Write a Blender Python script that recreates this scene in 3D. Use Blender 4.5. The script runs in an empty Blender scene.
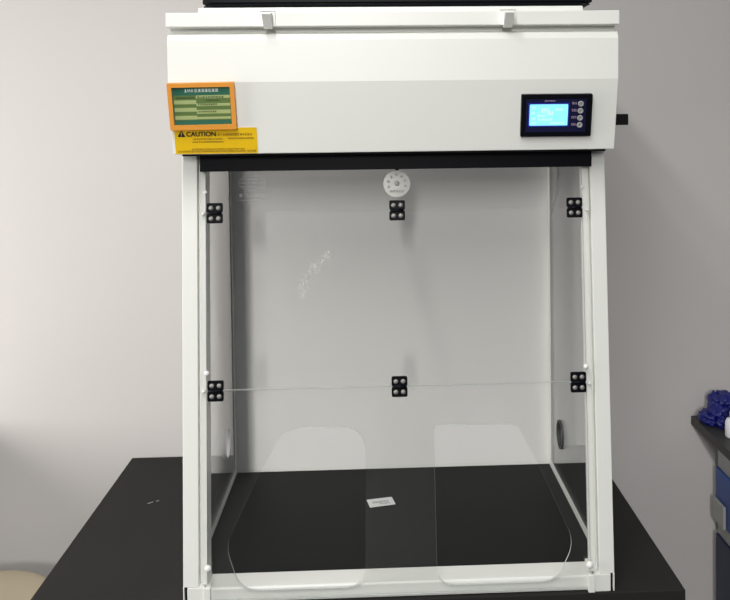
import bpy, bmesh, math, random
from mathutils import Vector, Matrix
random.seed(7)
S = bpy.context.scene
C = S.collection

# ------------------------------------------------------------------ materials
def lin(c):
    c /= 255.0
    return c / 12.92 if c <= 0.04045 else ((c + 0.055) / 1.055) ** 2.4

def rgb(r, g, b):
    return (lin(r), lin(g), lin(b), 1.0)

def mat(name, col, rough=0.5, spec=0.5, metal=0.0, noise=None, bump=None, emit=None):
    m = bpy.data.materials.new(name)
    m.use_nodes = True
    nt = m.node_tree
    p = nt.nodes['Principled BSDF']
    p.inputs['Base Color'].default_value = col
    p.inputs['Roughness'].default_value = rough
    p.inputs['Specular IOR Level'].default_value = spec
    p.inputs['Metallic'].default_value = metal
    if emit:
        p.inputs['Emission Color'].default_value = emit[0]
        p.inputs['Emission Strength'].default_value = emit[1]
    if noise or bump:
        tc = nt.nodes.new('ShaderNodeTexCoord')
    if noise:                                       # (scale, amount)
        n = nt.nodes.new('ShaderNodeTexNoise')
        n.inputs['Scale'].default_value = noise[0]
        n.inputs['Detail'].default_value = 4
        nt.links.new(tc.outputs['Object'], n.inputs['Vector'])
        r = nt.nodes.new('ShaderNodeMapRange')
        r.inputs['From Min'].default_value = 0.3
        r.inputs['From Max'].default_value = 0.7
        r.inputs['To Min'].default_value = 1 - noise[1]
        r.inputs['To Max'].default_value = 1 + noise[1]
        nt.links.new(n.outputs['Fac'], r.inputs['Value'])
        mx = nt.nodes.new('ShaderNodeVectorMath')
        mx.operation = 'SCALE'
        mx.inputs[0].default_value = col[:3]
        nt.links.new(r.outputs['Result'], mx.inputs['Scale'])
        nt.links.new(mx.outputs['Vector'], p.inputs['Base Color'])
    if bump:                                        # (scale, strength, distance)
        n = nt.nodes.new('ShaderNodeTexNoise')
        n.inputs['Scale'].default_value = bump[0]
        nt.links.new(tc.outputs['Object'], n.inputs['Vector'])
        b = nt.nodes.new('ShaderNodeBump')
        b.inputs['Strength'].default_value = bump[1]
        b.inputs['Distance'].default_value = bump[2]
        nt.links.new(n.outputs['Fac'], b.inputs['Height'])
        nt.links.new(b.outputs['Normal'], p.inputs['Normal'])
    return m

def acrylic(name, tint):
    """clear sheet: straight-through transmission plus a Schlick surface reflection"""
    m = bpy.data.materials.new(name)
    m.use_nodes = True
    nt = m.node_tree
    nt.nodes.clear()
    out = nt.nodes.new('ShaderNodeOutputMaterial')
    mix = nt.nodes.new('ShaderNodeMixShader')
    tr = nt.nodes.new('ShaderNodeBsdfTransparent')
    tr.inputs['Color'].default_value = tint
    gl = nt.nodes.new('ShaderNodeBsdfGlossy')
    gl.inputs['Roughness'].default_value = 0.03
    gl.inputs['Color'].default_value = (1, 1, 1, 1)
    ge = nt.nodes.new('ShaderNodeNewGeometry')
    dt = nt.nodes.new('ShaderNodeVectorMath'); dt.operation = 'DOT_PRODUCT'
    nt.links.new(ge.outputs['Normal'], dt.inputs[0])
    nt.links.new(ge.outputs['Incoming'], dt.inputs[1])
    def mth(op, a, b=None):
        n = nt.nodes.new('ShaderNodeMath'); n.operation = op
        for i, v in enumerate((a, b)):
            if v is None: continue
            if isinstance(v, (int, float)): n.inputs[i].default_value = v
            else: nt.links.new(v, n.inputs[i])
        return n.outputs[0]
    c = mth('ABSOLUTE', dt.outputs['Value'])
    k = mth('POWER', mth('SUBTRACT', 1.0, c), 5.0)
    f = mth('ADD', mth('MULTIPLY', k, 0.96), 0.04)
    nt.links.new(f, mix.inputs[0])
    nt.links.new(tr.outputs[0], mix.inputs[1])
    nt.links.new(gl.outputs[0], mix.inputs[2])
    nt.links.new(mix.outputs[0], out.inputs['Surface'])
    return m

def film(name, col, alpha):
    """thin printed or etched mark that lets part of the light through"""
    m = bpy.data.materials.new(name)
    m.use_nodes = True
    nt = m.node_tree
    nt.nodes.clear()
    out = nt.nodes.new('ShaderNodeOutputMaterial')
    mix = nt.nodes.new('ShaderNodeMixShader')
    mix.inputs[0].default_value = alpha
    tr = nt.nodes.new('ShaderNodeBsdfTransparent')
    d = nt.nodes.new('ShaderNodeBsdfDiffuse')
    d.inputs['Color'].default_value = col
    nt.links.new(tr.outputs[0], mix.inputs[1])
    nt.links.new(d.outputs[0], mix.inputs[2])
    nt.links.new(mix.outputs[0], out.inputs['Surface'])
    return m

M = dict(
    wall=mat('wall_paint', (0.64, 0.615, 0.60, 1), 0.85, 0.25, noise=(1.3, 0.018), bump=(60, 0.05, 0.002)),
    floor=mat('floor_vinyl', (0.05, 0.05, 0.05, 1), 0.6, noise=(4, 0.06)),
    white=mat('white_powder_coat', (0.85, 0.86, 0.82, 1), 0.38, 0.4),
    liner=mat('white_back_liner', (0.88, 0.875, 0.855, 1), 0.45, 0.3, noise=(2.2, 0.02)),
    black=mat('black_plastic', (0.004, 0.0045, 0.007, 1), 0.40, 0.10),
    blackflat=mat('black_rubber', (0.006, 0.006, 0.007, 1), 0.7, 0.2),
    tray=mat('black_phenolic_tray', (0.008, 0.009, 0.0085, 1), 0.6, 0.18, noise=(6, 0.1)),
    bench=mat('black_epoxy_resin', (0.022, 0.021, 0.0195, 1), 0.65, 0.15, noise=(3, 0.08)),
    benchside=mat('grey_epoxy_resin', (0.040, 0.040, 0.038, 1), 0.5, 0.35),
    steel=mat('dark_steel', (0.05, 0.05, 0.055, 1), 0.45, 0.5, 0.3),
    chrome=mat('screw_steel', (0.34, 0.33, 0.31, 1), 0.45, 0.4, 0.4),
    knobwhite=mat('white_nylon', (0.86, 0.86, 0.84, 1), 0.3, 0.5),
    edge=mat('polished_acrylic_edge', (0.62, 0.64, 0.63, 1), 0.25, 0.6),
    clear=acrylic('clear_acrylic', (0.982, 0.985, 0.982, 1)),
    clearside=acrylic('clear_side_acrylic', (0.985, 0.985, 0.985, 1)),
    etch=film('etched_mark', (0.80, 0.82, 0.82, 1), 0.08),
    smear=film('dried_smear', (0.90, 0.90, 0.86, 1), 0.10),
    disc=film('translucent_white_disc', (0.86, 0.86, 0.82, 1), 0.62),
    discink=mat('grey_print', (0.30, 0.31, 0.31, 1), 0.6),
    orange=mat('orange_plastic', (0.80, 0.33, 0.05, 1), 0.35, 0.4),
    green=mat('dark_green_print', (0.035, 0.15, 0.10, 1), 0.35, 0.4),
    olive=mat('olive_print', (0.12, 0.19, 0.055, 1), 0.4, 0.4),
    pale=mat('pale_green_print', (0.40, 0.47, 0.20, 1), 0.4, 0.4),
    printwhite=mat('white_print', (0.75, 0.80, 0.74, 1), 0.5),
    printdark=mat('dark_green_ink', (0.05, 0.10, 0.04, 1), 0.5),
    yellow=mat('yellow_vinyl', (0.82, 0.52, 0.008, 1), 0.45, 0.3),
    ink=mat('black_ink', (0.010, 0.008, 0.006, 1), 0.5),
    brownink=mat('brown_ink', (0.30, 0.17, 0.01, 1), 0.5),
    navy=mat('navy_faceplate', (0.008, 0.009, 0.045, 1), 0.3, 0.4),
    glow=mat('blue_backlight_rim', (0.01, 0.02, 0.20, 1), 0.3, emit=((0.01, 0.02, 0.45, 1), 0.35)),
    screen=mat('lit_lcd', (0.05, 0.3, 0.4, 1), 0.3, emit=((0.33, 0.86, 0.97, 1), 0.92)),
    lcdmark=mat('lit_lcd_mark', (0.3, 0.5, 0.5, 1), 0.3, emit=((0.60, 0.92, 0.96, 1), 0.92)),
    lilac=mat('lilac_print', (0.42, 0.30, 0.42, 1), 0.5),
    grey=mat('grey_button', (0.36, 0.37, 0.36, 1), 0.4),
    paper=mat('white_card', (0.80, 0.81, 0.80, 1), 0.6),
    papergrey=mat('card_print', (0.40, 0.41, 0.41, 1), 0.6),
    cord=mat('grey_cord', (0.055, 0.058, 0.055, 1), 0.5),
    cream=mat('cream_vinyl', (0.62, 0.53, 0.38, 1), 0.5, 0.3, noise=(5, 0.04)),
    cabinet=mat('grey_cabinet_steel', (0.40, 0.40, 0.38, 1), 0.5),
    blue=mat('blue_cabinet_paint', (0.018, 0.065, 0.26, 1), 0.35, 0.4),
    navydoor=mat('navy_cabinet_paint', (0.008, 0.014, 0.060, 1), 0.4, 0.3),
    bluewrap=mat('blue_crumpled_film', (0.005, 0.009, 0.15, 1), 0.38, 0.5, bump=(45, 0.35, 0.006)),
    bottle=mat('white_bottle_plastic', (0.86, 0.87, 0.90, 1), 0.35),
    scuff=mat('pale_scuff', (0.5, 0.48, 0.44, 1), 0.7),
)

# ------------------------------------------------------------------ mesh helpers
def box(bm, x0, x1, y0, y1, z0, z1, mi=0, sh=None):
    vs = [bm.verts.new((x, y, z)) for x in (x0, x1) for y in (y0, y1) for z in (z0, z1)]
    for q in ((0, 1, 3, 2), (4, 6, 7, 5), (0, 4, 5, 1), (2, 3, 7, 6), (0, 2, 6, 4), (1, 5, 7, 3)):
        f = bm.faces.new([vs[i] for i in q]); f.material_index = mi
    if sh:
        for v in vs: v.co = sh(v.co)
    return vs

def prism_x(bm, prof, x0, x1, mi=0):
    """profile in (y, z) extruded along x"""
    a = [bm.verts.new((x0, y, z)) for y, z in prof]
    b = [bm.verts.new((x1, y, z)) for y, z in prof]
    n = len(prof)
    for f in ([bm.faces.new(a)], [bm.faces.new(b[::-1])],
              [bm.faces.new((a[i], b[i], b[(i + 1) % n], a[(i + 1) % n])) for i in range(n)]):
        for g in f: g.material_index = mi

def lathe(bm, prof, seg=24, mat4=None, mi=0):
    """(radius, height) profile spun about z, then moved by mat4"""
    rings = []
    for r, h in prof:
        if r < 1e-6:
            rings.append([bm.verts.new((0, 0, h))])
        else:
            rings.append([bm.verts.new((r * math.cos(2 * math.pi * i / seg), r * math.sin(2 * math.pi * i / seg), h)) for i in range(seg)])
    allv = [v for r in rings for v in r]
    for a, b in zip(rings, rings[1:]):
        for i in range(seg):
            j = (i + 1) % seg
            if len(a) == 1 and len(b) == 1: continue
            if len(a) == 1: f = bm.faces.new((a[0], b[i], b[j]))
            elif len(b) == 1: f = bm.faces.new((a[i], a[j], b[0]))
            else: f = bm.faces.new((a[i], a[j], b[j], b[i]))
            f.smooth = True; f.material_index = mi
    if mat4 is not None:
        for v in allv: v.co = mat4 @ v.co
    return allv

def tube(bm, pts, r, seg=10):
    pts = [Vector(p) for p in pts]
    # catmull-rom resample
    P = [pts[0]] + pts + [pts[-1]]
    path = []
    for i in range(1, len(P) - 2):
        for k in range(6):
            t = k / 6
            p0, p1, p2, p3 = P[i - 1:i + 3]
            path.append(0.5 * ((2 * p1) + (p2 - p0) * t + (2 * p0 - 5 * p1 + 4 * p2 - p3) * t * t + (3 * p1 - p0 - 3 * p2 + p3) * t ** 3))
    path.append(pts[-1])
    rings = []
    for i, p in enumerate(path):
        d = (path[min(i + 1, len(path) - 1)] - path[max(i - 1, 0)]).normalized()
        u = d.orthogonal().normalized() if i == 0 else (u - d * u.dot(d)).normalized()
        w = d.cross(u)
        rings.append([bm.verts.new(p + r * (u * math.cos(2 * math.pi * k / seg) + w * math.sin(2 * math.pi * k / seg))) for k in range(seg)])
    for a, b in zip(rings, rings[1:]):
        for k in range(seg):
            f = bm.faces.new((a[k], a[(k + 1) % seg], b[(k + 1) % seg], b[k])); f.smooth = True
    bm.faces.new(rings[0][::-1]); bm.faces.new(rings[-1])

def obj(name, bm, mats, parent=None, bevel=0.0, seg=2, label=None):
    bmesh.ops.recalc_face_normals(bm, faces=bm.faces)
    me = bpy.data.meshes.new(name)
    bm.to_mesh(me); bm.free()
    return link(name, me, mats, parent, bevel, seg, label)

def link(name, me, mats, parent=None, bevel=0.0, seg=2, label=None):
    if not isinstance(mats, (list, tuple)): mats = [mats]
    idx = [p.material_index for p in me.polygons]
    me.materials.clear()
    for m in mats: me.materials.append(m)
    for p, i in zip(me.polygons, idx): p.material_index = i
    o = bpy.data.objects.new(name, me)
    C.objects.link(o)
    if bevel:
        b = o.modifiers.new('bevel', 'BEVEL')
        b.width = bevel; b.segments = seg; b.limit_method = 'ANGLE'; b.angle_limit = math.radians(40)
    if parent:
        o.parent = parent
        o.matrix_parent_inverse = world(parent).inverted()
    if label: o['label'] = label
    return o

def world(o):
    m = Matrix.LocRotScale(o.location, o.rotation_euler, o.scale)
    return m if not o.parent else world(o.parent) @ o.matrix_parent_inverse @ m

def place(o, m):
    """move a freshly built mesh's vertices by a matrix"""
    o.data.transform(m); return o

def thing(name, label, cat, loc=(0, 0, 0), group=None):
    o = bpy.data.objects.new(name, None); C.objects.link(o)
    o.empty_display_size = 0.1
    o.location = loc; o['label'] = label; o['category'] = cat
    if group: o['group'] = group
    return o

def tag(o, label, cat, group=None):
    o['label'] = label; o['category'] = cat
    if group: o['group'] = group
    return o

def struct(o):
    o['kind'] = 'structure'; return o

def rounded(pts, r, n=6):
    """round the corners of a 2D polygon"""
    out = []
    N = len(pts)
    rs = r if isinstance(r, (list, tuple)) else [r] * N
    for i in range(N):
        p = Vector(pts[i]); a = Vector(pts[i - 1]); b = Vector(pts[(i + 1) % N])
        if rs[i] <= 0: out.append(tuple(p)); continue
        da, db = (a - p).normalized(), (b - p).normalized()
        ang = da.angle(db)
        d = min(rs[i] / math.tan(ang / 2), (a - p).length * .499, (b - p).length * .499)
        s, e = p + da * d, p + db * d
        for k in range(n + 1):
            t = k / n
            out.append(tuple((1 - t) ** 2 * s + 2 * t * (1 - t) * p + t * t * e))
    return out

def sheet(loops, thick):
    """flat sheet with holes in local XY, thickness along local Z (centred); rim faces get material 1"""
    cu = bpy.data.curves.new('outline', 'CURVE')
    cu.dimensions = '2D'; cu.fill_mode = 'BOTH'; cu.extrude = thick / 2
    for lp in loops:
        sp = cu.splines.new('POLY')
        sp.points.add(len(lp) - 1)
        for p, q in zip(sp.points, lp): p.co = (q[0], q[1], 0, 1)
        sp.use_cyclic_u = True
    t = bpy.data.objects.new('outline', cu); C.objects.link(t)
    dg = bpy.context.evaluated_depsgraph_get(); dg.update()
    me = bpy.data.meshes.new_from_object(t.evaluated_get(dg))
    bpy.data.objects.remove(t); bpy.data.curves.remove(cu)
    bm = bmesh.new(); bm.from_mesh(me)
    bmesh.ops.remove_doubles(bm, verts=bm.verts, dist=1e-6)
    bmesh.ops.recalc_face_normals(bm, faces=bm.faces)
    for f in bm.faces:
        f.material_index = 0 if abs(f.normal.z) > 0.5 else 1
        f.smooth = False
    bm.to_mesh(me); bm.free()
    return me

def text_mesh(s, size, thick=0.0002):
    cu = bpy.data.curves.new('lettering', 'FONT')
    cu.body = s; cu.size = size; cu.extrude = thick; cu.offset = size * 0.03
    t = bpy.data.objects.new('lettering', cu); C.objects.link(t)
    dg = bpy.context.evaluated_depsgraph_get(); dg.update()
    me = bpy.data.meshes.new_from_object(t.evaluated_get(dg))
    bpy.data.objects.remove(t); bpy.data.curves.remove(cu)
    return me

def frame_matrix(o, ux, uy):
    ux = Vector(ux).normalized(); uy = Vector(uy).normalized(); n = ux.cross(uy).normalized()
    m = Matrix.Identity(4)
    for i in range(3):
        m[i][0] = ux[i]; m[i][1] = uy[i]; m[i][2] = n[i]; m[i][3] = o[i]
    return m

def bmx(bm, m):
    bmesh.ops.transform(bm, matrix=m, verts=bm.verts)

def glyph_row(bm, x0, x1, y, h, n, t=0.0003, mi=0, rnd=random):
    """a row of small unreadable printed characters made of strokes (local XY)"""
    w = (x1 - x0) / n
    for i in range(n):
        a = x0 + i * w + w * .08; b = a + w * .8
        for yy in (0.0, .42, .84):
            if rnd.random() < .8: box(bm, a, b, y + yy * h, y + (yy + .16) * h, 0, t, mi)
        for xx in (rnd.choice((.05, .3)), rnd.choice((.5, .75))):
            c = a + xx * (b - a)
            box(bm, c, c + w * .16, y, y + h, 0, t, mi)

# ------------------------------------------------------------------ setting
ZF = -0.80                                  # floor; z = 0 is the bench top
YW = 0.712                                  # back wall
bm = bmesh.new(); box(bm, -2.6, 2.2, -7.0, YW + .1, ZF - .1, ZF)
struct(obj('floor', bm, M['floor']))
bm = bmesh.new(); box(bm, -2.6, 2.2, YW, YW + .1, ZF, 2.3)
struct(obj('wall_back', bm, M['wall']))

# ------------------------------------------------------------------ lab bench
bench = thing('lab_bench', 'black lab bench with a matt resin top carrying the white fume hood', 'bench', (-0.08, 0.35, ZF))
BX0, BX1, BY0, BY1 = -0.692, 0.5335, -0.0076, 0.702
bm = bmesh.new(); box(bm, BX0, BX1, BY0, BY1, -0.028, 0)
obj('worktop', bm, M['bench'], bench, 0.0015)
bm = bmesh.new()
box(bm, BX0 + .06, BX1 - .06, BY0 + .05, BY0 + .08, -.12, -.028)
box(bm, BX0 + .06, BX1 - .06, BY1 - .08, BY1 - .05, -.12, -.028)
box(bm, BX0 + .06, BX0 + .09, BY0 + .05, BY1 - .05, -.12, -.028)
box(bm, BX1 - .09, BX1 - .06, BY0 + .05, BY1 - .05, -.12, -.028)
obj('apron', bm, M['steel'], bench, 0.001)
for x in (BX0 + .05, BX1 - .1):
    for y in (BY0 + .04, BY1 - .09):
        bm = bmesh.new(); box(bm, x, x + .05, y, y + .05, ZF, -.028)
        obj('leg', bm, M['steel'], bench, 0.002)
bm = bmesh.new()
for (x, y, a, l) in ((-.5585, .438, .5, .0035), (-.5730, .430, .7, .0070)):
    vs = box(bm, -l, l, -.0010, .0010, 0.0001, .0004)
    for v in vs: v.co = Matrix.Translation((x, y, 0)) @ Matrix.Rotation(a, 4, 'Z') @ v.co
obj('scuff_mark', bm, M['scuff'], bench, label='pale scuff on the black top')

# ------------------------------------------------------------------ fume hood
hood = thing('fume_hood', 'white benchtop fume hood with clear acrylic walls and folding front, on the black bench', 'fume hood', (0, .28, 0))
SB = 0.0727                                 # the front leans back by this much per unit height
def sy(z): return SB * (z - .03)
def shear(v): return Vector((v.x, v.y + sy(v.z), v.z))

# base
bm = bmesh.new()
prism_x(bm, [(.003, .0005), (.003, .026), (.006, .028), (.0545, .028), (.0545, .0005)], -.358, .358)
obj('front_sill', bm, M['white'], hood, 0.0015)
for s in (-1, 1):
    bm = bmesh.new()
    x0, x1 = sorted((s * .3945, s * .3998)); box(bm, x0, x1, .060, .576, .0005, .0245)
    obj('side_rail', bm, M['white'], hood, 0.001)
bm = bmesh.new(); box(bm, -.3945, .3945, .5705, .576, .0005, .0140)
obj('rear_rail', bm, M['white'], hood, 0.001)
for s in (-1, 1):
    bm = bmesh.new()
    x0, x1 = sorted((s * .358, s * .3925)); box(bm, x0, x1, -.004, .055, .0005, .0335)
    x0, x1 = sorted((s * .350, s * .362)); box(bm, x0, x1, -.0075, .012, -.002 + .0025, .0335)
    x0, x1 = sorted((s * .3975, s * .400)); box(bm, x0, x1, -.004, .060, .0005, .0345)
    o = obj('corner_foot', bm, M['white'], hood, 0.001)
    bm = bmesh.new()
    x0, x1 = sorted((s * .3925, s * .3975)); box(bm, x0, x1, .004, .055, .0015, .033)
    obj('gap_shade_block', bm, M['blackflat'], o)  # black block stands in for the shade inside the foot's open gap
bm = bmesh.new(); box(bm, -.3943, .3943, .0547, .5695, .0005, .0075)
tray_o = obj('floor_tray', bm, M['tray'], hood, 0.0006, label='black tray floor')

# sloping front posts
for s in (-1, 1):
    bm = bmesh.new()
    x0, x1 = sorted((s * .3715, s * .400)); box(bm, x0, x1, -.003, .050, .034, .8245, 0, shear)
    x0, x1 = sorted((s * .3665, s * .3715)); box(bm, x0, x1, .012, .050, .034, .8245, 0, shear)
    x0, x1 = sorted((s * (.3575 if s < 0 else .3540), s * .3665)); box(bm, x0, x1, .004, .046 if s < 0 else .014, .034, .8245, 0, shear)
    obj('front_post', bm, M['white'], hood, 0.0012)

# rear corner rails and liner
bm = bmesh.new(); box(bm, -.4005, .4005, .5702, .576, .0145, .8295)
obj('back_panel', bm, M['liner'], hood, label='opaque white back panel')
for s in (-1, 1):
    bm = bmesh.new()
    x0, x1 = sorted((s * .3945, s * .3998)); box(bm, x0, x1, .5480, .5702, .0245, .8295)
    obj('corner_rail', bm, M['white'], hood, 0.001)

# clear side panels with a cable port
for s in (-1, 1):
    zb, zt = .0245, .8290
    outer = [(sy(zb) + .052, zb), (.548, zb), (.548, zt), (sy(zt) + .052, zt)]
    cy_, cz_, ry, rz = .442, .130, .030, .034
    hole = [(cy_ + ry * math.cos(2 * math.pi * i / 40), cz_ + rz * math.sin(2 * math.pi * i / 40)) for i in range(40)]
    me = sheet([outer, hole], .004)
    m = frame_matrix((s * .3972, 0, 0), (0, 1, 0), (0, 0, 1))
    me.transform(m)
    p = link('side_panel', me, [M['clearside'], M['edge']], hood, label='clear acrylic side panel with a round port')
    bm = bmesh.new()
    ring = []
    for (r, h) in ((0, -.005), (.0035, -.005), (.0035, .005), (0, .005)):
        ring.append([bm.verts.new((cy_ + (ry - r) * math.cos(2 * math.pi * i / 40), cz_ + (rz - r) * math.sin(2 * math.pi * i / 40), h)) for i in range(40)])
    for a, b in zip(ring, ring[1:] + ring[:1]):
        for i in range(40):
            f = bm.faces.new((a[i], a[(i + 1) % 40], b[(i + 1) % 40], b[i]))
    bmx(bm, m)
    obj('port_ring', bm, M['knobwhite'] if s < 0 else M['cord'], p)

# folding front: three acrylic sheets in the sloping plane
up = Vector((0, SB, 1)); ul = up.length
def fz(z): return (z - .03) * ul             # height -> distance up the slope
SM = frame_matrix((0, 0, .03), (1, 0, 0), up)  # local x, slope distance, normal towards viewer (-y)
def front(name, z0, z1, holes=(), label=None):
    w = .3555
    outer = rounded([(-w, fz(z0)), (w, fz(z0)), (w, fz(z1)), (-w, fz(z1))], .004, 3)
    me = sheet([outer] + [[(x, fz(z)) for x, z in h] for h in holes], .004)
    me.transform(SM)
    return link(name, me, [M['clear'], M['edge']], hood, label=label)
hl = rounded([(-.062, .314), (-.213, .3165), (-.259, .238), (-.3225, .105), (-.296, .0235), (-.0655, .0235)],
             [.045, .055, .30, .06, .05, .04], 10)
hr = rounded([(.0648, .3145), (.2215, .313), (.261, .238), (.3265, .092), (.290, .0215), (.0675, .0215)],
             [.012, .022, .30, .06, .05, .035], 10)
front('upper_sash', .7172, .8285, label='clear acrylic top strip of the folding front')
front('middle_sash', .3896, .7164, label='clear acrylic middle leaf of the folding front')
lower = front('lower_sash', .0085, .3880, (hl, hr), label='clear acrylic lower leaf with two rounded hand openings')

# hinges and stand-off knobs, built once each then copied
def hinge_parts():
    bm = bmesh.new()
    for z0, z1 in ((-.0190, -.0008), (.0008, .0190)):
        pr = rounded([(-.0148, z0), (.0148, z0), (.0148, z1), (-.0148, z1)], .0035, 4)
        a = [bm.verts.new((x, y, .0022)) for x, y in pr]; b = [bm.verts.new((x, y, .0062)) for x, y in pr]
        bm.faces.new(a[::-1]); bm.faces.new(b)
        n = len(pr)
        for i in range(n): bm.faces.new((a[i], a[(i + 1) % n], b[(i + 1) % n], b[i]))
    lathe(bm, [(0, -.013), (.0032, -.013), (.0032, .013), (0, .013)], 12, Matrix.Translation((0, 0, .0060)) @ Matrix.Rotation(math.pi / 2, 4, 'Y'))
    return bm
hm = None
sm = None
for z in (.7166, .3888):
    for x in (-.3388, .0020, .3394):
        m = SM @ Matrix.Translation((x, fz(z), 0))
        if hm is None:
            h0 = obj('hinge', hinge_parts(), M['black'], hood); hm = h0.data
            h0.matrix_parent_inverse = world(hood).inverted(); h0.matrix_local = m; h = h0
            bm = bmesh.new()
            lathe(bm, [(0, .0082), (.0026, .0080), (.0042, .0068), (.0044, .0060), (0, .0060)], 16)
            bmesh.ops.recalc_face_normals(bm, faces=bm.faces)
            sm = bpy.data.meshes.new('screw'); bm.to_mesh(sm); bm.free(); sm.materials.append(M['chrome'])
        else:
            h = h0.copy(); C.objects.link(h); h.parent = hood
            h.matrix_parent_inverse = world(hood).inverted(); h.matrix_local = m
        h.location, h.rotation_euler, h.scale = m.to_translation(), m.to_euler(), (1, 1, 1)
        for dx in (-.0068, .0068):
            for dz in (-.0098, .0098):
                s_ = bpy.data.objects.new('screw', sm); C.objects.link(s_)
                s_.parent = h; s_.location = (dx, dz, 0)
def knob(x, z, r, off=-.004, name='clamp_knob'):
    bm = bmesh.new()
    lathe(bm, [(0, 0), (r * .7, 0), (r, r * .5), (r, r * 1.1), (r * .6, r * 1.6), (0, r * 1.75)], 16)
    bmx(bm, Matrix.Translation((x, sy(z) + off, z)) @ Matrix.Rotation(math.pi / 2, 4, 'X'))
    return obj(name, bm, M['knobwhite'], hood)
for x, z, r in ((-.3545, .4225, .0050), (-.3535, .0700, .0062), (.3540, .4190, .0050), (.3525, .0540, .0068)):
    knob(x, z, r)
for x, z in ((-.3610, .3885), (-.3605, .7160), (.3605, .3855), (.3645, .7125), (-.3560, .7560), (.3560, .7560)):
    knob(x, z, .0034, -.0002, 'hinge_pin')

# round printed disc and etched mark on the upper leaf
bm = bmesh.new()
lathe(bm, [(0, .0021), (.0250, .0021), (.0255, .0026), (.0250, .0031), (0, .0031)], 48)
bmx(bm, SM @ Matrix.Translation((.0022, fz(.7665), 0)))
disc = obj('round_sticker', bm, M['disc'], hood, label='round translucent white sticker with small grey print')
bm = bmesh.new()
for k in range(7):
    a = math.radians(200 - k * 36)
    b2 = bmesh.new(); glyph_row(b2, -.0026, .0026, -.0024, .0046, 1)
    bmx(b2, Matrix.Translation((.0165 * math.cos(a), .0165 * math.sin(a), .0032)) @ Matrix.Rotation(a - math.pi / 2, 4, 'Z'))
    t_ = bpy.data.meshes.new('t'); b2.to_mesh(t_); b2.free(); bm.from_mesh(t_)
b2 = bmesh.new(); glyph_row(b2, -.014, .014, -.016, .0040, 5)
bmx(b2, Matrix.Translation((0, 0, .0032))); t_ = bpy.data.meshes.new('t'); b2.to_mesh(t_); b2.free(); bm.from_mesh(t_)
bmx(bm, SM @ Matrix.Translation((.0022, fz(.7665), 0)))
obj('disc_print', bm, M['discink'], disc)
bm = bmesh.new()
lathe(bm, [(0, .0044), (.0036, .0040), (.0048, .0031), (0, .0031)], 20)
bmx(bm, SM @ Matrix.Translation((.0022, fz(.7672), 0)))
obj('disc_rivet', bm, M['grey'], disc)
bm = bmesh.new()
box(bm, -.0035, .0035, .0255, .031, .0021, .0030)
bmx(bm, SM @ Matrix.Translation((.0028, fz(.7665), 0)))
obj('disc_tab', bm, M['black'], disc)
bm = bmesh.new()
n = 40
for (rx, ry_, w) in ((.0255, .0155, .0022), (.0130, .0150, .0018), (.0045, .0150, .0018)):
    for i in range(n):
        q = []
        for j in (i, i + 1):
            a = 2 * math.pi * j / n
            for kk in (0, w): q.append(bm.verts.new(((rx - kk) * math.cos(a), (ry_ - kk) * math.sin(a), .0023)))
        bm.faces.new((q[0], q[1], q[3], q[2]))
for yy in (-.007, 0, .007): box(bm, -.024, .024, yy - .0007, yy + .0007, .0022, .0024)
box(bm, -.0245, -.0185, -.0265, -.0205, .0022, .0025)
glyph_row(bm, -.0145, .024, -.0262, .0052, 8)
box(bm, -.0245, .024, -.0330, -.0312, .0022, .0025)
bmx(bm, SM @ Matrix.Translation((-.2690, fz(.7720), .0004)))
obj('etched_emblem', bm, M['etch'], hood, label='faint pale oval emblem etched on the clear front')

rnd = random.Random(11)
bm = bmesh.new()
pathp = [(-.1822, .5577), (-.1764, .5706), (-.1707, .5891), (-.1593, .6038), (-.1480, .6185), (-.1329, .6294), (-.1290, .6420)]
for i in range(120):
    k = rnd.random() * (len(pathp) - 1.001); j = int(k); t = k - j
    x = pathp[j][0] * (1 - t) + pathp[j + 1][0] * t + rnd.gauss(0, .0050)
    z = pathp[j][1] * (1 - t) + pathp[j + 1][1] * t + rnd.gauss(0, .0045)
    a = rnd.random() * 3; L_ = rnd.uniform(.0008, .0035); wd = rnd.uniform(.0004, .0010)
    vs = box(bm, -L_, L_, -wd, wd, .0021, .0023 + i * 1e-6)
    for v in vs: v.co = SM @ Matrix.Translation((x, fz(z), 0)) @ Matrix.Rotation(a, 4, 'Z') @ v.co
sm_ = obj('dried_smear', bm, M['smear'], hood, label='pale speckled smear on the clear middle leaf')
sm_['kind'] = 'stuff'

# header box
HX = .3968
bm = bmesh.new()
prism_x(bm, [(-.0239, .8302), (-.0539, .9565), (-.0552, 1.0290), (-.0505, 1.0400), (-.0420, 1.0430), (-.0300, 1.0440),
             (-.0300, 1.0530), (.5760, 1.0530), (.5760, .8302)], -HX, HX)
obj('header_box', bm, M['white'], hood, 0.0012)
bm = bmesh.new(); box(bm, -HX - .0005, HX + .0005, -.0606, .5780, 1.0522, 1.0770)
obj('header_cap', bm, M['white'], hood, 0.0015)
bm = bmesh.new(); box(bm, -.3473, .3393, -.0300, .5300, 1.0770, 1.0893)
obj('filter_lid', bm, M['white'], hood, 0.0015)
bm = bmesh.new(); box(bm, -.384, .384, -.012, .560, .8262, .8302)
obj('header_gasket', bm, M['blackflat'], hood)
bm = bmesh.new(); box(bm, -.3620, .3690, .0300, .0560, .7955, .8262)
obj('valance', bm, M['black'], hood, 0.0008, label='black valance bar under the header')
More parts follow.
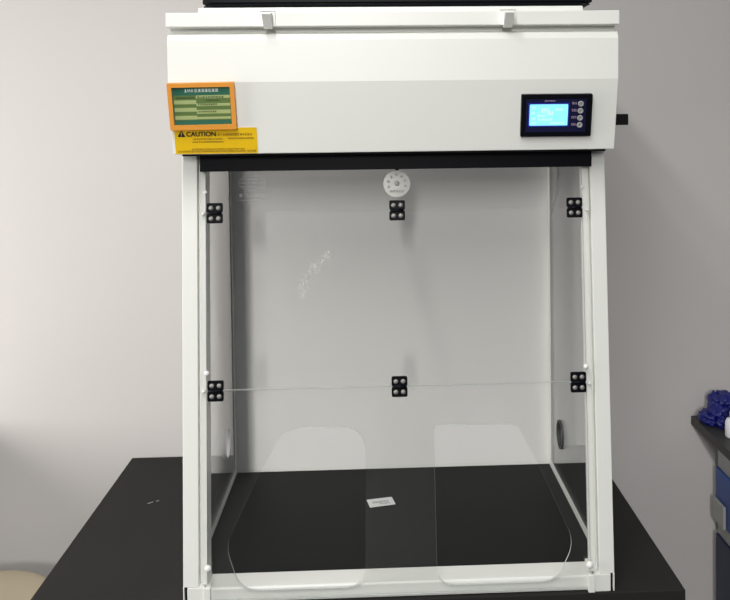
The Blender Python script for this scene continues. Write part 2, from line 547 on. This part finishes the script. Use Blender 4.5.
# black exhaust housing on the lid
bm = bmesh.new()
def oct_ring(z, x0, x1, y0, y1, c):
    return [bm.verts.new(p) for p in ((x0 + c, y0, z), (x1 - c, y0, z), (x1, y0 + c, z), (x1, y1 - c, z), (x1 - c, y1, z), (x0 + c, y1, z), (x0, y1 - c, z), (x0, y0 + c, z))]
rings = [oct_ring(1.0893, -.3395, .3400, 0, .48, .012), oct_ring(1.0926, -.3450, .3500, -.004, .484, .016), oct_ring(1.0973, -.3455, .3640, -.006, .486, .016),
         oct_ring(1.0978, -.3420, .3605, -.003, .483, .016), oct_ring(1.1003, -.3420, .3605, -.003, .483, .016), oct_ring(1.1008, -.3470, .3660, -.007, .487, .016),
         oct_ring(1.2058, -.3470, .3660, -.007, .487, .016), oct_ring(1.2158, -.3380, .3570, .002, .478, .016)]
bm.faces.new(rings[0][::-1]); bm.faces.new(rings[-1])
for a, b in zip(rings, rings[1:]):
    for i in range(8): bm.faces.new((a[i], a[(i + 1) % 8], b[(i + 1) % 8], b[i]))
obj('exhaust_housing', bm, M['black'], hood, 0.001, label='black housing on top of the hood')
# lid latches
for x, s in ((-.2205, 1), (.1975, -1)):
    bm = bmesh.new()
    x0, x1 = sorted((x - s * .0150, x + s * .0125))
    box(bm, x0, x1, -.0632, -.0606, 1.0522, 1.0790)
    box(bm, x0, x1, -.0632, -.0300, 1.0770, 1.0790)
    a, b = x - .0080, x + .0080
    prism_x(bm, [(-.0632, 1.0735), (-.0880, 1.0735), (-.0895, 1.0705), (-.0650, 1.0480), (-.0632, 1.0470)], a, b)
    obj('latch', bm, M['white'], hood, 0.0006, label='white metal hook latch at the header top')

# frame of the lower sloping face: local x = world x, y up the face, z outwards
lo = Vector((0, -.0239, .8302)); lu = Vector((0, -.0300, .1263))
LM = frame_matrix(lo, (1, 0, 0), lu); LL = lu.length
def lv(z): return (z - .8302) * LL / .1263

# control panel
ctrl = None
bm = bmesh.new()
x0, x1, v0, v1 = .2230, .3500, lv(.8563), lv(.9312)
prof = rounded([(x0, v0), (x1, v0), (x1, v1), (x0, v1)], .002, 3)
me = sheet([prof], .008); me.transform(LM @ Matrix.Translation((0, 0, .0042)))
ctrl = link('control_panel', me, [M['black'], M['black']], hood, label='black control panel with a lit blue screen and four round buttons')
bm = bmesh.new(); box(bm, x0 + .0085, x1 - .011, v0 + .0085, v1 - .0085, .0082, .0090); bmx(bm, LM)
obj('faceplate', bm, M['navy'], ctrl)
sx0, sx1, sv0, sv1 = .2375, .3062, lv(.8765), lv(.9142)
bm = bmesh.new(); box(bm, sx0 - .0022, sx1 + .0022, sv0 - .0022, sv1 + .0022, .0090, .0093); bmx(bm, LM)
obj('screen_rim', bm, M['glow'], ctrl)
me = sheet([rounded([(sx0, sv0), (sx1, sv0), (sx1, sv1), (sx0, sv1)], .002, 3)], .0008)
me.transform(LM @ Matrix.Translation((0, 0, .0096)))
scr = link('display_screen', me, [M['screen'], M['screen']], ctrl, label='lit cyan display')
bm = bmesh.new()
H_ = sv1 - sv0; W_ = sx1 - sx0
for (a, b, y, h, n) in ((.04, .16, .80, .10, 3), (.30, .52, .62, .20, 3), (.46, .62, .50, .16, 3), (.04, .14, .55, .08, 3), (.20, .44, .42, .10, 5),
                        (.04, .16, .28, .09, 3), (.22, .60, .24, .10, 7), (.66, .86, .70, .10, 4), (.04, .18, .08, .09, 3), (.55, .92, .08, .09, 7)):
    glyph_row(bm, sx0 + a * W_, sx0 + b * W_, sv0 + y * H_, h * H_, n, .0002)
bmx(bm, LM @ Matrix.Translation((0, 0, .0100)))
obj('display_print', bm, M['lcdmark'], scr)
bm = bmesh.new()
for k in range(4):
    zc = .9147 - k * (.9147 - .8770) / 3
    glyph_row(bm, .3130, .3222, lv(zc) - .0010, .0042, 3, .0003)
bmx(bm, LM @ Matrix.Translation((0, 0, .0090)))
obj('button_print', bm, M['lilac'], ctrl)
bm = bmesh.new(); glyph_row(bm, .2640, .2840, lv(.9190), .0022, 7, .0003)
bmx(bm, LM @ Matrix.Translation((0, 0, .0090)))
obj('panel_heading', bm, M['lilac'], ctrl)
for k in range(4):
    zc = .9147 - k * (.9147 - .8770) / 3
    bm = bmesh.new()
    lathe(bm, [(0, .0098), (.0020, .0098), (.0026, .0112), (.0046, .0112), (.0052, .0104), (.0052, .0090), (0, .0090)], 24)
    bmx(bm, LM @ Matrix.Translation((.3290 - k * .00015, lv(zc), 0)))
    b = obj('button', bm, M['grey'], ctrl)
    bm = bmesh.new(); lathe(bm, [(0, .0101), (.0017, .0101), (.0017, .0098), (0, .0098)], 16)
    bmx(bm, LM @ Matrix.Translation((.3290 - k * .00015, lv(zc), 0)))
    obj('button_mark', bm, M['discink'], b)

# orange framed notice
px0, px1, pv0, pv1 = -.3966, -.2812, lv(.8762), lv(.9576)
PMx = LM @ Matrix.Translation(((px0 + px1) / 2, (pv0 + pv1) / 2, 0)) @ Matrix.Rotation(math.radians(.6), 4, 'Z')
pw, ph = (px1 - px0) / 2, (pv1 - pv0) / 2
me = sheet([rounded([(-pw, -ph), (pw, -ph), (pw, ph), (-pw, ph)], .002, 3),
            [(-pw + .0075, -ph + .0085), (pw - .0075, -ph + .0085), (pw - .0075, ph - .0075), (-pw + .0075, ph - .0075)]], .009)
me.transform(PMx @ Matrix.Translation((0, 0, .0062)))
notice = link('notice_frame', me, [M['orange'], M['orange']], hood, label='orange plastic frame holding a green printed notice')
bm = bmesh.new()
iw, ih = pw - .0073, ph - .0073
box(bm, -iw, iw, -ih - .001, ih, .0017, .0055, 0)
t = .0055
def band(a, b, y0, y1, mi): box(bm, -iw + a * 2 * iw, -iw + b * 2 * iw, -ih + y0 * 2 * ih, -ih + y1 * 2 * ih, t, t + .0001 * (1 + mi), mi)
band(.02, .98, .135, .78, 1)
for k, yy in enumerate((.60, .405, .20)):
    band(.02, .40, yy - .045, yy + .055, 2)
for y0, y1 in ((.70, .775), (.50, .57), (.30, .40), (.16, .22)): band(.40, .98, y0, y1, 2)
card_o = obj('notice_card', bm, [M['green'], M['olive'], M['pale']], notice, label='green printed card')
card_o.data.transform(PMx)
bm = bmesh.new()
glyph_row(bm, -.030, .030, ih - .0095, .0055, 10, .0003)
bmx(bm, PMx @ Matrix.Translation((0, 0, .0055)))
obj('notice_heading', bm, M['printwhite'], notice)
bm = bmesh.new()
def fr(u): return -iw + u * 2 * iw
for (a, b, y, n) in ((.42, .88, .71, 10), (.56, .80, .63, 6), (.42, .76, .52, 9), (.42, .74, .335, 9), (.06, .38, .70, 7)):
    glyph_row(bm, fr(a), fr(b), -ih + y * 2 * ih, .0028, n, .0003)
bmx(bm, PMx @ Matrix.Translation((0, 0, .0058)))
obj('notice_print', bm, M['printdark'], notice)

# caution label
cx0, cx1, cv0, cv1 = -.3922, -.2474, lv(.8312), lv(.8772)
bm = bmesh.new(); box(bm, cx0, cx1, cv0, cv1, .0001, .0008); bmx(bm, LM @ Matrix.Rotation(0, 4, 'Z'))
caut = obj('caution_label', bm, M['yellow'], hood, label='yellow vinyl label reading CAUTION')
me = text_mesh('CAUTION', .0118); w = max(v.co.x for v in me.vertices)
me.transform(LM @ Matrix.Translation((-.3715, cv1 - .0150, .0010)) @ Matrix.Diagonal((.0520 / w, 1, 1, 1)))
link('caution_word', me, M['ink'], caut, label='black word CAUTION')
bm = bmesh.new()
tx, ty = -.3800, cv1 - .0160
me = sheet([rounded([(-.0072, 0), (.0072, 0), (0, .0125)], .0012, 3), [(-.0008, .0040), (.0008, .0040), (.0011, .0088), (-.0011, .0088)], [(-.0009, .0015), (.0009, .0015), (.0009, .0031), (-.0009, .0031)]], .0004)
me.transform(LM @ Matrix.Translation((tx, ty, .0010)))
link('warning_triangle', me, [M['ink'], M['ink']], caut, label='black warning triangle')
bm.free()
bm = bmesh.new()
for (a, b, y, h, n) in ((-.3170, -.2560, cv1 - .0142, .0042, 14), (-.3600, -.3080, cv1 - .0218, .0030, 16), (-.2990, -.2530, cv1 - .0208, .0030, 13),
                        (-.3620, -.3060, cv1 - .0268, .0028, 15), (-.3640, -.2700, cv0 + .0072, .0026, 26), (-.3880, -.2500, cv0 + .0028, .0034, 36)):
    glyph_row(bm, a, b, y, h, n, .0003)
bmx(bm, LM @ Matrix.Translation((0, 0, .0008)))
obj('label_print', bm, M['brownink'], caut)

# plug on the right cheek, mains cord behind
bm = bmesh.new(); box(bm, HX, .4426, .0400, .0620, .8728, .8938)
obj('side_plug', bm, M['blackflat'], hood, 0.002, label='black square plug on the right side of the header')
bm = bmesh.new()
tube(bm, [(.385, .574, .900), (.405, .600, .885), (.428, .618, .84), (.4325, .620, .76), (.4315, .620, .725), (.4268, .620, .688), (.421, .621, .662), (.400, .625, .60), (.36, .630, .45), (.33, .632, .20), (.32, .634, .006)], .0038)
obj('power_cord', bm, M['cord'], hood, label='thin dark cord behind the back panel')

# ------------------------------------------------------------------ card in the hood
card = thing('paper_card', 'small white card with grey print lying on the black floor inside the hood', 'card', (-.035, .378, .0075))
bm = bmesh.new()
q = [(-.0682, .391), (-.0101, .4026), (-.0021, .366), (-.0603, .3529)]
a = [bm.verts.new((x, y, .0077)) for x, y in q]; b = [bm.verts.new((x, y, .0095)) for x, y in q]
bm.faces.new(a[::-1]); bm.faces.new(b)
for i in range(4): bm.faces.new((a[i], a[(i + 1) % 4], b[(i + 1) % 4], b[i]))
obj('card_sheet', bm, M['paper'], card, 0.0004)
bm = bmesh.new()
glyph_row(bm, -.020, .018, -.004, .008, 6, .0003); glyph_row(bm, -.006, .020, -.013, .005, 6, .0003)
bmx(bm, frame_matrix((-.0352, .3781, .0096), (.0581, .0116, 0), (-.008, .0366, 0)))
obj('card_print', bm, M['papergrey'], card)

# ------------------------------------------------------------------ side bench on the right
RX0, RX1 = .8126, 1.50
sb = thing('side_bench', 'dark-topped side bench with blue drawer fronts against the wall, right of the hood', 'bench', (1.15, -.1, ZF))
bm = bmesh.new(); box(bm, RX0, RX1, -1.20, YW - .004, .0480, .0715)
obj('worktop', bm, M['benchside'], sb, 0.002, label='dark grey worktop')
bm = bmesh.new(); box(bm, .874, RX1, -1.18, .676, ZF + .08, .0400)
box(bm, .884, RX1, -1.17, .660, .0400, .0480)
box(bm, .92, RX1, -1.16, .66, ZF, ZF + .08)
obj('carcass', bm, M['cabinet'], sb, 0.001)
for k in range(4):
    y1 = .6715 - k * .46; y0 = y1 - .45
    bm = bmesh.new(); box(bm, .866, .874, y0, y1, -.196, -.055)
    d = obj('drawer_front', bm, M['blue'], sb, 0.002)
    bm = bmesh.new(); box(bm, .858, .866, y1 - .070, y1 - .003, -.196, -.136)
    obj('handle_plate', bm, M['cabinet'], d, 0.002, label='pale grey plate')
    bm = bmesh.new(); box(bm, .866, .874, y0, y1, ZF + .10, -.236)
    dr = obj('door', bm, M['navydoor'], sb, 0.002, label='dark navy door')
    bm = bmesh.new(); box(bm, .856, .866, y0 + .03, y0 + .05, -.42, -.28)
    obj('handle', bm, M['cabinet'], dr, 0.003)

# crumpled blue bundle on the side bench
bm = bmesh.new()
rnd = random.Random(3)
from mathutils import noise as mn
for (x, y, z, rx, ry, rz) in ((.862, .660, .128, .018, .030, .020), (.888, .660, .130, .026, .034, .021), (.838, .650, .088, .024, .032, .017),
                              (.862, .645, .100, .024, .036, .028), (.893, .655, .104, .026, .034, .030), (.858, .610, .086, .013, .018, .015), (.840, .635, .080, .014, .022, .010)):
    for v in bmesh.ops.create_icosphere(bm, subdivisions=4, radius=1)['verts']:
        p = v.co.normalized()
        r = 1 + .34 * mn.noise(p * 2.1 + Vector((x * 40, 0, z * 50))) + .16 * abs(mn.noise(p * 5 + Vector((x * 60, 3, z * 10))))
        v.co = Vector((x + p.x * rx * r, y + p.y * ry * r, max(.0718, z + p.z * rz * r)))
for f in bm.faces: f.smooth = True
o = obj('crumpled_bundle', bm, M['bluewrap'])
tag(o, 'crumpled royal blue bundle lying on the side bench by the wall', 'bundle')

bt = thing('plastic_bottle', 'white bottle in front of the blue bundle, cut by the right picture edge', 'bottle', (.864, .548, .0715))
bm = bmesh.new()
lathe(bm, [(0, .0717), (.020, .0717), (.022, .075), (.022, .108), (.018, .117), (.010, .121), (.009, .124), (0, .124)], 32, Matrix.Translation((.864, .548, 0)))
obj('bottle_body', bm, M['bottle'], bt)
bm = bmesh.new()
lathe(bm, [(0, .124), (.0110, .124), (.0110, .134), (.0100, .136), (0, .136)], 24, Matrix.Translation((.864, .548, 0)))
obj('cap', bm, M['bottle'], bt)

# ------------------------------------------------------------------ stool at lower left
st = thing('lab_stool', 'round cream lab stool standing beside the black bench', 'stool', (-.98, .44, ZF))
bm = bmesh.new()
ZS = -.236
lathe(bm, [(0, ZS - .004), (.10, ZS - .002), (.150, ZS), (.168, ZS - .006), (.176, ZS - .020), (.176, ZS - .040), (.165, ZS - .050), (0, ZS - .050)], 48, Matrix.Translation((-.98, .44, 0)))
obj('seat', bm, M['cream'], st)
bm = bmesh.new()
lathe(bm, [(0, ZS - .05), (.06, ZS - .05), (.06, ZS - .06), (.022, ZS - .062), (.022, ZF + .10), (0, ZF + .10)], 24, Matrix.Translation((-.98, .44, 0)))
obj('column', bm, M['chrome'], st)
for k in range(5):
    a = k * 2 * math.pi / 5 + .3
    bm = bmesh.new()
    tube(bm, [(-.98, .44, ZF + .11), (-.98 + .10 * math.cos(a), .44 + .10 * math.sin(a), ZF + .09), (-.98 + .20 * math.cos(a), .44 + .20 * math.sin(a), ZF + .014)], .013)
    obj('leg', bm, M['black'], st)

# ------------------------------------------------------------------ unseen table, added to cast the soft shadow on the lower left wall
tb = thing('shade_table', 'grey table added out of view to shade the lower left wall', 'table', (-1.55, .10, ZF))
bm = bmesh.new(); box(bm, -1.98, -1.12, -.50, .705, .082, .110)
obj('shade_tabletop', bm, M['cabinet'], tb, 0.002)
for x in (-1.96, -1.24):
    for y in (-.48, .64):
        bm = bmesh.new(); box(bm, x, x + .04, y, y + .04, ZF, .082)
        obj('leg', bm, M['steel'], tb, 0.002)

# ------------------------------------------------------------------ light
LROW, LFAR, LWIN = 47, 106, 30
def area(name, loc, size, sizey, power, col, target=None, rot=None):
    l = bpy.data.lights.new(name, 'AREA'); l.shape = 'RECTANGLE'
    l.size = size; l.size_y = sizey; l.energy = power; l.color = col
    o = bpy.data.objects.new(name, l); C.objects.link(o); o.location = loc
    if target is not None:
        o.rotation_euler = (Vector(target) - Vector(loc)).to_track_quat('-Z', 'Y').to_euler()
    elif rot: o.rotation_euler = rot
    return o
# a row of ceiling tubes running front to back, slightly left of the hood
area('ceiling_lamp', (-.36, -1.95, 2.05), .10, 2.6, LROW, (1.0, .985, .95), rot=(0, 0, 0))
# a high narrow window at the far end of the room, behind the camera
area('far_window_light', (-.44, -6.0, 1.92), .16, .98, LFAR, (1.0, .98, .95), rot=(math.pi / 2, 0, 0))
# daylight from the window in the left wall
area('side_window_light', (-2.3, -.38, .62), 1.1, 1.0, LWIN, (1.0, .96, .93), target=(-.5, .55, .45))

w = bpy.data.worlds.new('World'); S.world = w
w.use_nodes = True
nt = w.node_tree
bg = nt.nodes['Background']
tc = nt.nodes.new('ShaderNodeTexCoord'); sp = nt.nodes.new('ShaderNodeSeparateXYZ'); mr = nt.nodes.new('ShaderNodeMapRange')
nt.links.new(tc.outputs['Generated'], sp.inputs[0]); nt.links.new(sp.outputs['Z'], mr.inputs['Value'])
mr.inputs['From Min'].default_value = 0.0; mr.inputs['From Max'].default_value = 0.9
mr.inputs['To Min'].default_value = .03; mr.inputs['To Max'].default_value = .47
nt.links.new(mr.outputs['Result'], bg.inputs['Strength'])
bg.inputs['Color'].default_value = (.95, .98, 1.0, 1)

# ------------------------------------------------------------------ camera
cd = bpy.data.cameras.new('camera'); cam = bpy.data.objects.new('camera', cd); C.objects.link(cam)
r3 = (0.9990215, -0.04273415, -0.01139438); u3 = (0.01269051, 0.03018239, 0.99946384); b3 = (-0.04236732, -0.99863047, 0.03069518)
m = Matrix.Identity(4)
for i in range(3): m[i][0] = r3[i]; m[i][1] = u3[i]; m[i][2] = b3[i]
m.translation = (-.0363, -1.5528, .8892)
cam.matrix_world = m
cd.sensor_fit = 'HORIZONTAL'; cd.sensor_width = 36; cd.lens = 850 * 36 / 730
cd.shift_x = (365 - 412.02) / 730; cd.shift_y = (144.85 - 300) / 730
cd.clip_start = .05
S.camera = cam

S.view_settings.view_transform = 'Standard'; S.view_settings.look = 'None'
S.view_settings.gamma = 1; S.view_settings.exposure = 0
S.view_settings.use_curve_mapping = False
S.cycles.transparent_max_bounces = 24
S.cycles.max_bounces = 10
